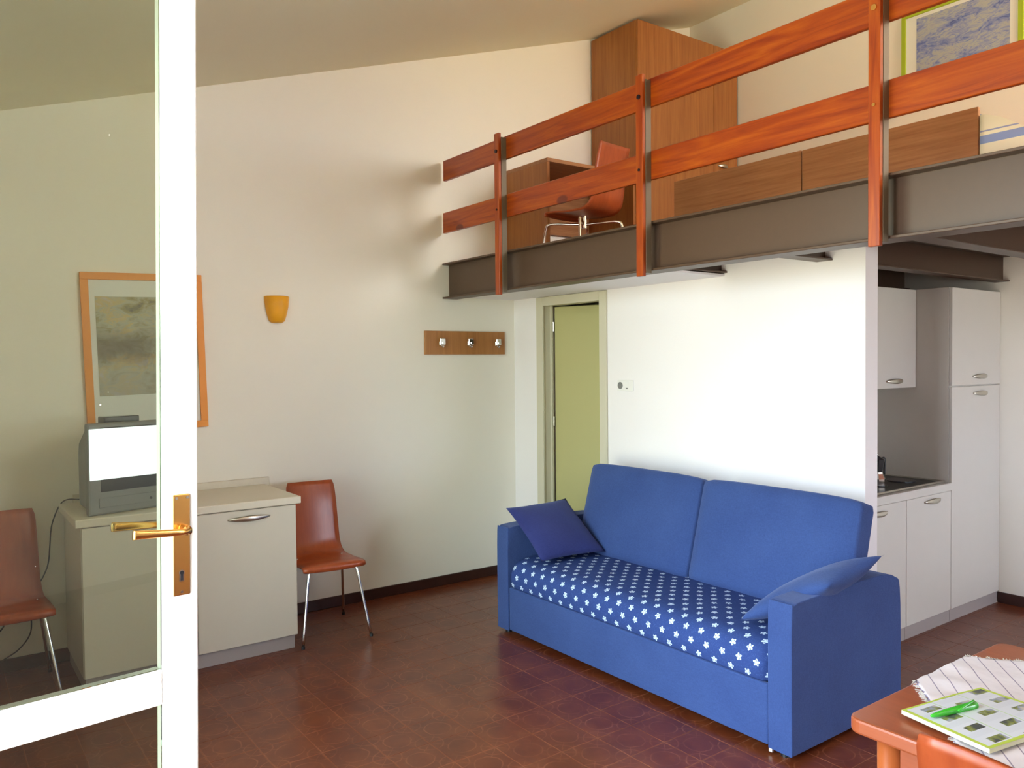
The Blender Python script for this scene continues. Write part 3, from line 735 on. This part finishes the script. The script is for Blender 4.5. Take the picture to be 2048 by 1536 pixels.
# ================================================================ loft furniture
LZ = 2.336
wd = tag(empty('wardrobe', (-4.725, 5.10, LZ)), 'tall brown wood wardrobe in the loft corner under the sloping ceiling', 'wardrobe')
box('body', -.265, .249, -.60, .60, .0, 1.934, 'cherry_z', wd, .002)
for y0, y1, hy in ((-.60, .294, None), (.297, .60, .41)):
    d = box('door', .2495, .27, y0+.001, y1-.001, .03, 1.932, 'cherry_z', wd, .002)
    if hy: add_handle(d, (.27, hy, .935), .13)
dk = tag(empty('writing_desk', (-4.725, 4.03, LZ)), 'brown wood desk with open kneehole beside the loft wardrobe', 'desk')
box('desk_top', -.262, .275, -.44, .44, .712, .738, 'cherry_y', dk, .001)
for y0 in (-.44, .415): box('side_panel', -.262, .270, y0, y0+.025, 0, .7118, 'cherry_z', dk, .001)
box('back_panel', -.262, -.24, -.414, .414, .30, .7118, 'cherry_y', dk, .001)
# beds
def bed(x0, x1, label, dz):
    t = tag(empty('single_bed', ((x0+x1)/2, 3.82, LZ)), label, 'bed', 'beds with wooden footboards on the loft'); W = (x1-x0)/2
    box('footboard', -W, W, -.02, .0, .0, .405+dz, 'cherry_x', t, .002)
    for s in (-1, 1): box('side_rail', min(s*W, s*(W-.022)), max(s*W, s*(W-.022)), .0005, 1.86, .08, .26, 'cherry_y', t, .001)
    box('mattress', -W+.024, W-.024, .002, 1.85, .14, .30, 'mattress_yellow', t, .03, 3, True)
    return t
bed(-3.455, -2.555, 'loft bed with a plain wooden footboard, nearest the wardrobe', 0)
bed(-2.548, -1.662, 'loft bed whose footboard ends beside the striped duvet', -.002)
fm = tag(box('floor_mattress', -1.658, .2, 3.76, 4.7, LZ, LZ+.11, 'mattress_yellow', None, .03, 3, True), 'low ochre mattress under the striped duvet on the loft', 'mattress')
bm = bmesh.new(); uvl = bm.loops.layers.uv.new('UVMap'); nx, ny = 20, 14; V = []
x0, x1, y0, y1 = -1.655, -1.22, 3.80, 4.40
def dz_(x, y):
    t = (x-x0)/(x1-x0); s = (y-y0)/(y1-y0); return .13+(.235*(1-t)**.9+.012*math.sin(19*x+5*y))*(1-.45*s)
for i in range(nx+1):
    V.append([bm.verts.new((x0+(x1-x0)*i/nx, y0+(y1-y0)*j/ny, LZ+dz_(x0+(x1-x0)*i/nx, y0+(y1-y0)*j/ny))) for j in range(ny+1)])
VBt = [[bm.verts.new((v.co.x, v.co.y, LZ+.115)) for v in r_] for r_ in V]
def quad(a, uvs):
    f = bm.faces.new(a)
    for lp, q in zip(f.loops, uvs): lp[uvl].uv = q
for i in range(nx):
    for j in range(ny):
        a = (V[i][j], V[i+1][j], V[i+1][j+1], V[i][j+1]); quad(a, [(v.co.x, v.co.y*.8+v.co.z) for v in a])
        a = (VBt[i][j], VBt[i][j+1], VBt[i+1][j+1], VBt[i+1][j]); quad(a, [(v.co.x, v.co.y) for v in a])
for i in range(nx):
    for j in (0, ny):
        a = (V[i][j], VBt[i][j], VBt[i+1][j], V[i+1][j]); quad(a, [(v.co.x, v.co.z+.8*v.co.y) for v in a])
for j in range(ny):
    for i in (0, nx):
        a = (V[i][j], V[i][j+1], VBt[i][j+1], VBt[i][j]); quad(a, [(v.co.x, v.co.z+.8*v.co.y) for v in a])
bmesh.ops.recalc_face_normals(bm, faces=bm.faces[:])
tag(obj('folded_duvet', bm, 'duvet', None, True), 'cream and blue striped duvet heaped beside the loft footboard', 'duvet')

# ================================================================ dining table
tb = tag(empty('dining_table', (-.40, 2.185, 0)), 'reddish wood dining table with round legs in the right foreground', 'table')
TX, TY, TZ = -.40, 2.185, .765
bm = bmesh.new()
def rrect(x0, x1, y0, y1, r, n=6):
    pts = []
    for cx_, cy_, a0 in ((x1-r, y1-r, 0), (x0+r, y1-r, 90), (x0+r, y0+r, 180), (x1-r, y0+r, 270)):
        for k in range(n+1):
            a = math.radians(a0+90*k/n); pts.append((cx_+r*math.cos(a), cy_+r*math.sin(a)))
    return pts
poly_prism(bm, [Vector((x, y, TZ-.036)) for x, y in rrect(-.667, .70, -.418, .415, .035)], (0, 0, .036))
es = [e for e in bm.edges if abs(e.verts[0].co.z-e.verts[1].co.z) < 1e-6]
bmesh.ops.bevel(bm, geom=es, offset=.006, segments=2, affect='EDGES', profile=.5)
obj('tabletop', bm, 'table_wood', tb)
for sx, sy in ((-1, -1), (-1, 1), (1, -1), (1, 1)):
    bm = bmesh.new(); tube(bm, [(sx*.595+.0, sy*.345, 0), (sx*.595, sy*.345, .02), (sx*.595, sy*.345, TZ-.0365)], [.022, .024, .029], 24); obj('leg', bm, 'table_wood_z', tb, True)
for sy in (-1, 1): box('apron', -.566, .566, sy*.345-.010, sy*.345+.010, TZ-.125, TZ-.0365, 'table_wood', tb, .001)
for sx in (-1, 1): box('apron', sx*.595-.010, sx*.595+.010, -.316, .316, TZ-.125, TZ-.0365, 'table_wood', tb, .001)
# striped cloth laid cornerwise, draped over two table edges
Lx, Ly = TX-.667, TY-.418
cor = Vector((-1.205, 2.262)); e1 = Vector((math.cos(math.radians(40)), math.sin(math.radians(40)))); e2 = Vector((math.cos(math.radians(-50)), math.sin(math.radians(-50))))
side = .72; n = 60; bm = bmesh.new(); uvl = bm.loops.layers.uv.new('UVMap'); V = []; UVS = {}
def drape(p, th):
    x, y = p; z = TZ+.0012+th
    wv_ = .0024*math.sin(x*31+y*12)+.002*math.sin(y*47-x*13)
    z += max(0, wv_)
    if x < Lx-.004: z2 = Lx-.004-x; x = Lx-.005-.0-th; z = TZ+.0-z2
    if y < Ly-.004: z3 = Ly-.004-y; y = Ly-.005-th; z = min(z, TZ-z3)
    return Vector((x, y, z))
for layer in (.0016, 0.):
    G = []
    for i in range(n+1):
        row_ = []
        for j in range(n+1):
            a, c = i/n*side, j/n*side
            fr_ = 0.
            if i in (0, n): a += random.uniform(-.006, .006)*(1 if layer else 1)
            if j in (0, n): c += random.uniform(-.006, .006)
            p_ = cor+e1*a+e2*c; v = bm.verts.new(drape(p_, layer)); UVS[v] = (j/n*side, i/n*side); row_.append(v)
        G.append(row_)
    V.append(G)
for G, rev in ((V[0], 0), (V[1], 1)):
    for i in range(n):
        for j in range(n):
            a = (G[i][j], G[i+1][j], G[i+1][j+1], G[i][j+1]); a = a[::-1] if not rev else a
            f = bm.faces.new(a)
            for lp in f.loops: lp[uvl].uv = UVS[lp.vert]
for i in range(n):
    for j in (0, n):
        f = bm.faces.new((V[0][i][j], V[0][i+1][j], V[1][i+1][j], V[1][i][j]))
        for lp in f.loops: lp[uvl].uv = UVS[lp.vert]
        f = bm.faces.new((V[0][j][i], V[0][j][i+1], V[1][j][i+1], V[1][j][i]))
        for lp in f.loops: lp[uvl].uv = UVS[lp.vert]
bmesh.ops.recalc_face_normals(bm, faces=bm.faces[:])
nk = tag(empty('table_cloth', (-.75, 2.2, TZ)), 'white cloth with thin grey stripes and frayed edges on the table', 'cloth')
cl_ = obj('cloth', bm, 'napkin', nk, True); cl_.location = (.75, -2.2, -TZ)
# frayed threads along the two edges in view
bm = bmesh.new()
for k in range(260):
    s_ = random.random()*side; ed = random.random() < .5
    p0 = cor+(e1*s_ if ed else e2*s_); d_ = (-(e2) if ed else -(e1)); d_ = (d_+Vector((random.uniform(-.5, .5), random.uniform(-.5, .5)))).normalized()
    p1 = p0+d_*random.uniform(.006, .016)
    a, c = drape(p0, .001), drape(p1, .001); pp3 = Vector((-d_.y, d_.x, 0))*.0009
    if (a-c).length > .03: continue
    vs = [bm.verts.new(q) for q in (a-pp3, a+pp3, c+pp3*.4, c-pp3*.4)]; hi = [bm.verts.new(q.co+Vector((0, 0, .001))) for q in vs]
    bm.faces.new(hi); bm.faces.new(vs[::-1])
    for q in range(4): bm.faces.new((vs[q], vs[(q+1) % 4], hi[(q+1) % 4], hi[q]))
bmesh.ops.recalc_face_normals(bm, faces=bm.faces[:])
fo = obj('fringe', bm, 'mat_white', nk); fo['kind'] = 'stuff'; fo.location = (.75, -2.2, -TZ)
# brochure
A = Vector((-.977, 1.857)); B = Vector((-.920, 2.154)); ex = Vector((.972, -.236)); ex.normalize(); ey = (B-A).normalized(); ex = Vector((ey.y, -ey.x))
br_ = tag(empty('travel_brochure', (A.x, A.y, TZ+.010)), 'open-faced brochure with lime border and small photographs lying on the table', 'brochure')
Wb, Hb = .217, .290; n = 16
def bz(u_, v_): return .010+.004*math.sin(PI*u_)*math.sin(PI*v_*.9)+.004*math.sin(2.5*u_+3*v_)**2*(v_)
bm = bmesh.new(); uvl = bm.loops.layers.uv.new('UVMap')
def P3(u_, v_, z): q = ex*(Wb*u_)+ey*(Hb*v_); return Vector((q.x, q.y, z))
G = [[bm.verts.new(P3(i/n, j/n, bz(i/n, j/n)+.0006)) for j in range(n+1)] for i in range(n+1)]
for i in range(n):
    for j in range(n):
        f = bm.faces.new((G[i][j], G[i+1][j], G[i+1][j+1], G[i][j+1]))
        for lp, (a, c) in zip(f.loops, ((i, j), (i+1, j), (i+1, j+1), (i, j+1))): lp[uvl].uv = (1-c/n, a/n)
obj('page', bm, 'page', br_, True)
bm = bmesh.new()
T = [[bm.verts.new(P3(i/n, j/n, bz(i/n, j/n))) for j in range(n+1)] for i in range(n+1)]; Q = [[bm.verts.new(P3(i/n, j/n, 0.0)) for j in range(n+1)] for i in range(n+1)]
for i in range(n):
    for j in range(n):
        bm.faces.new((T[i][j], T[i+1][j], T[i+1][j+1], T[i][j+1])); bm.faces.new((Q[i][j], Q[i][j+1], Q[i+1][j+1], Q[i+1][j]))
for i in range(n):
    for j in (0, n): bm.faces.new((T[i][j], Q[i][j], Q[i+1][j], T[i+1][j])); bm.faces.new((T[j][i], T[j][i+1], Q[j][i+1], Q[j][i]))
bmesh.ops.recalc_face_normals(bm, faces=bm.faces[:]); obj('page_block', bm, 'paper_edge', br_)
# pen
p0, p1 = Vector((-.907, 1.856, TZ+.030)), Vector((-.873, 2.000, TZ+.030)); d = (p1-p0); sd = Vector((-d.y, d.x, 0)).normalized()
pn_ = tag(empty('green_pen', tuple(p0)), 'chunky bright green pen lying on the brochure', 'pen')
bm = bmesh.new(); tube(bm, [d*0, d*.05, d*.3, d*.9, d*1.0], [.0025, .0045, .0075, .0095, .0085], 12); obj('barrel', bm, 'pen_green', pn_, True)
bm = bmesh.new(); tube(bm, smooth_path([d*.92+Vector((0, 0, .009)), d*.9-sd*.004+Vector((0, 0, .013)), d*.5-sd*.012+Vector((0, 0, .004))], 4), .0025, 8); obj('clip', bm, 'pen_green', pn_, True)

# ================================================================ terrace door leaf (open into the room)
gd = struct(empty('door_2'))
gd.matrix_world = Matrix.Translation((-1.82, FY, 0)) @ Matrix.Rotation(math.radians(8.78), 4, 'Z') @ Matrix.Translation((0, .65, 1.3)) @ Matrix.Rotation(math.radians(-.97), 4, 'X') @ Matrix.Translation((0, -.65, -1.3))
def gp(name, y0, y1, z0, z1, mat, x0=-.034, x1=0., bev=.003): return box(name, x0, x1, y0, y1, z0, z1, mat, gd, bev)
SL, SR = .652, .734
gp('lock_stile', SL, SR, .025, 2.65, 'white_paint')
gp('hinge_stile', .02, .105, .025, 2.65, 'white_paint')
gp('top_rail', .1055, SL-.0005, 2.57, 2.65, 'white_paint')
gp('middle_rail', .1055, SL-.0005, .853, .933, 'white_paint')
gp('bottom_rail', .1055, SL-.0005, .025, .14, 'white_paint')
gp('glass_pane', .1055, SL-.0005, .9335, 2.5695, 'glass', -.010, -.005, 0)
gp('glass_pane', .1055, SL-.0005, .1405, .8525, 'glass', -.010, -.005, 0)
pl = box('handle_plate', .0005, .004, .6755, .714, 1.095, 1.327, 'brass', gd, .002, 2)
for yy, zz in ((.6825, 1.319), (.7075, 1.319), (.694, 1.103)):
    bm = bmesh.new(); cyl(bm, (.0042, yy, zz), .0032, .0012, 'x', 10); obj('screw', bm, 'chrome', pl)
bm = bmesh.new(); cyl(bm, (.0047, .694, 1.147), .0045, .0006, 'x', 12); add_box(bm, .0047, .0053, .6912, .6968, 1.130, 1.147); obj('keyhole', bm, 'black', pl)
bm = bmesh.new(); cyl(bm, (.0042, .694, 1.147), .0068, .0004, 'x', 12); add_box(bm, .0042, .00455, .6885, .6995, 1.127, 1.147); obj('keyhole_rim', bm, 'chrome', pl)
def lever(sx):
    bm = bmesh.new(); y = .698; z = 1.2477
    pts = [(0, y, z), (.016*sx, y, z), (.032*sx, y-.003, z), (.042*sx, y-.016, z+.001), (.044*sx, y-.045, z+.003), (.045*sx, y-.085, z+.006), (.045*sx, y-.127, z+.009)]
    pts = smooth_path(pts, 4); n = len(pts); rings = []
    for i in range(n):
        t = i/(n-1); tg = (pts[min(i+1, n-1)]-pts[max(i-1, 0)]).normalized(); up = Vector((0, 0, 1)); sd_ = tg.cross(up).normalized(); up = sd_.cross(tg)
        hh = .0105 if t < .3 else .0062+.0045*max(0, (t-.45)/.55); ww = .0095 if t < .3 else .0060
        ring = []
        for k in range(12):
            a = 2*PI*k/12; cx_, sy_ = math.cos(a), math.sin(a); q = 1/max(abs(cx_), abs(sy_))**.5
            ring.append(bm.verts.new(pts[i]+sd_*cx_*ww*q+up*sy_*hh*q))
        rings.append(ring)
    for a_, c_ in zip(rings, rings[1:]):
        for k in range(12): bm.faces.new((a_[k], a_[(k+1) % 12], c_[(k+1) % 12], c_[k]))
    bm.faces.new(rings[0][::-1]); bm.faces.new(rings[-1]); bmesh.ops.recalc_face_normals(bm, faces=bm.faces[:])
    return bm
obj('lever_handle', lever(1), 'brass', gd, True, (.0042, 0, 0))
obj('outer_lever_handle', lever(-1), 'brass', gd, True, (-.0345, 0, 0))
box('outer_handle_plate', -.038, -.0345, .6755, .714, 1.095, 1.327, 'brass', gd, .001)
for z in (.3, 1.9):
    bm = bmesh.new(); cyl(bm, (-.02, .008, z), .007, .08, 'z', 10); obj('hinge', bm, 'handle_metal', gd)
# doorway frame in the facade
bm = bmesh.new(); add_box(bm, DX0+.0005, DX0+.03, FY-.10, FY-.03, 0.005, DZ1); add_box(bm, DX1-.03, DX1-.0005, FY-.10, FY-.03, 0.005, DZ1); add_box(bm, DX0+.0301, DX1-.0301, FY-.10, FY-.03, DZ1-.03, DZ1)
struct(obj('trim_3', bm, 'white_paint'))

w1 = struct(empty('window_1', ((VX0+VX1)/2, FY, 0)))
hw = (VX1-VX0)/2
bm = bmesh.new()
add_box(bm, -hw+.0005, -hw+.07, -.13, -.07, VZ0+.0005, DZ1-.0005); add_box(bm, hw-.07, hw-.0005, -.13, -.07, VZ0+.0005, DZ1-.0005)
add_box(bm, -hw+.0701, hw-.0701, -.13, -.07, VZ0+.0005, VZ0+.07); add_box(bm, -hw+.0701, hw-.0701, -.13, -.07, DZ1-.07, DZ1-.0005)
obj('window_frame', bm, 'white_paint', w1)
box('window_pane', -hw+.0701, hw-.0701, -.102, -.098, VZ0+.0701, DZ1-.0701, 'glass', w1)
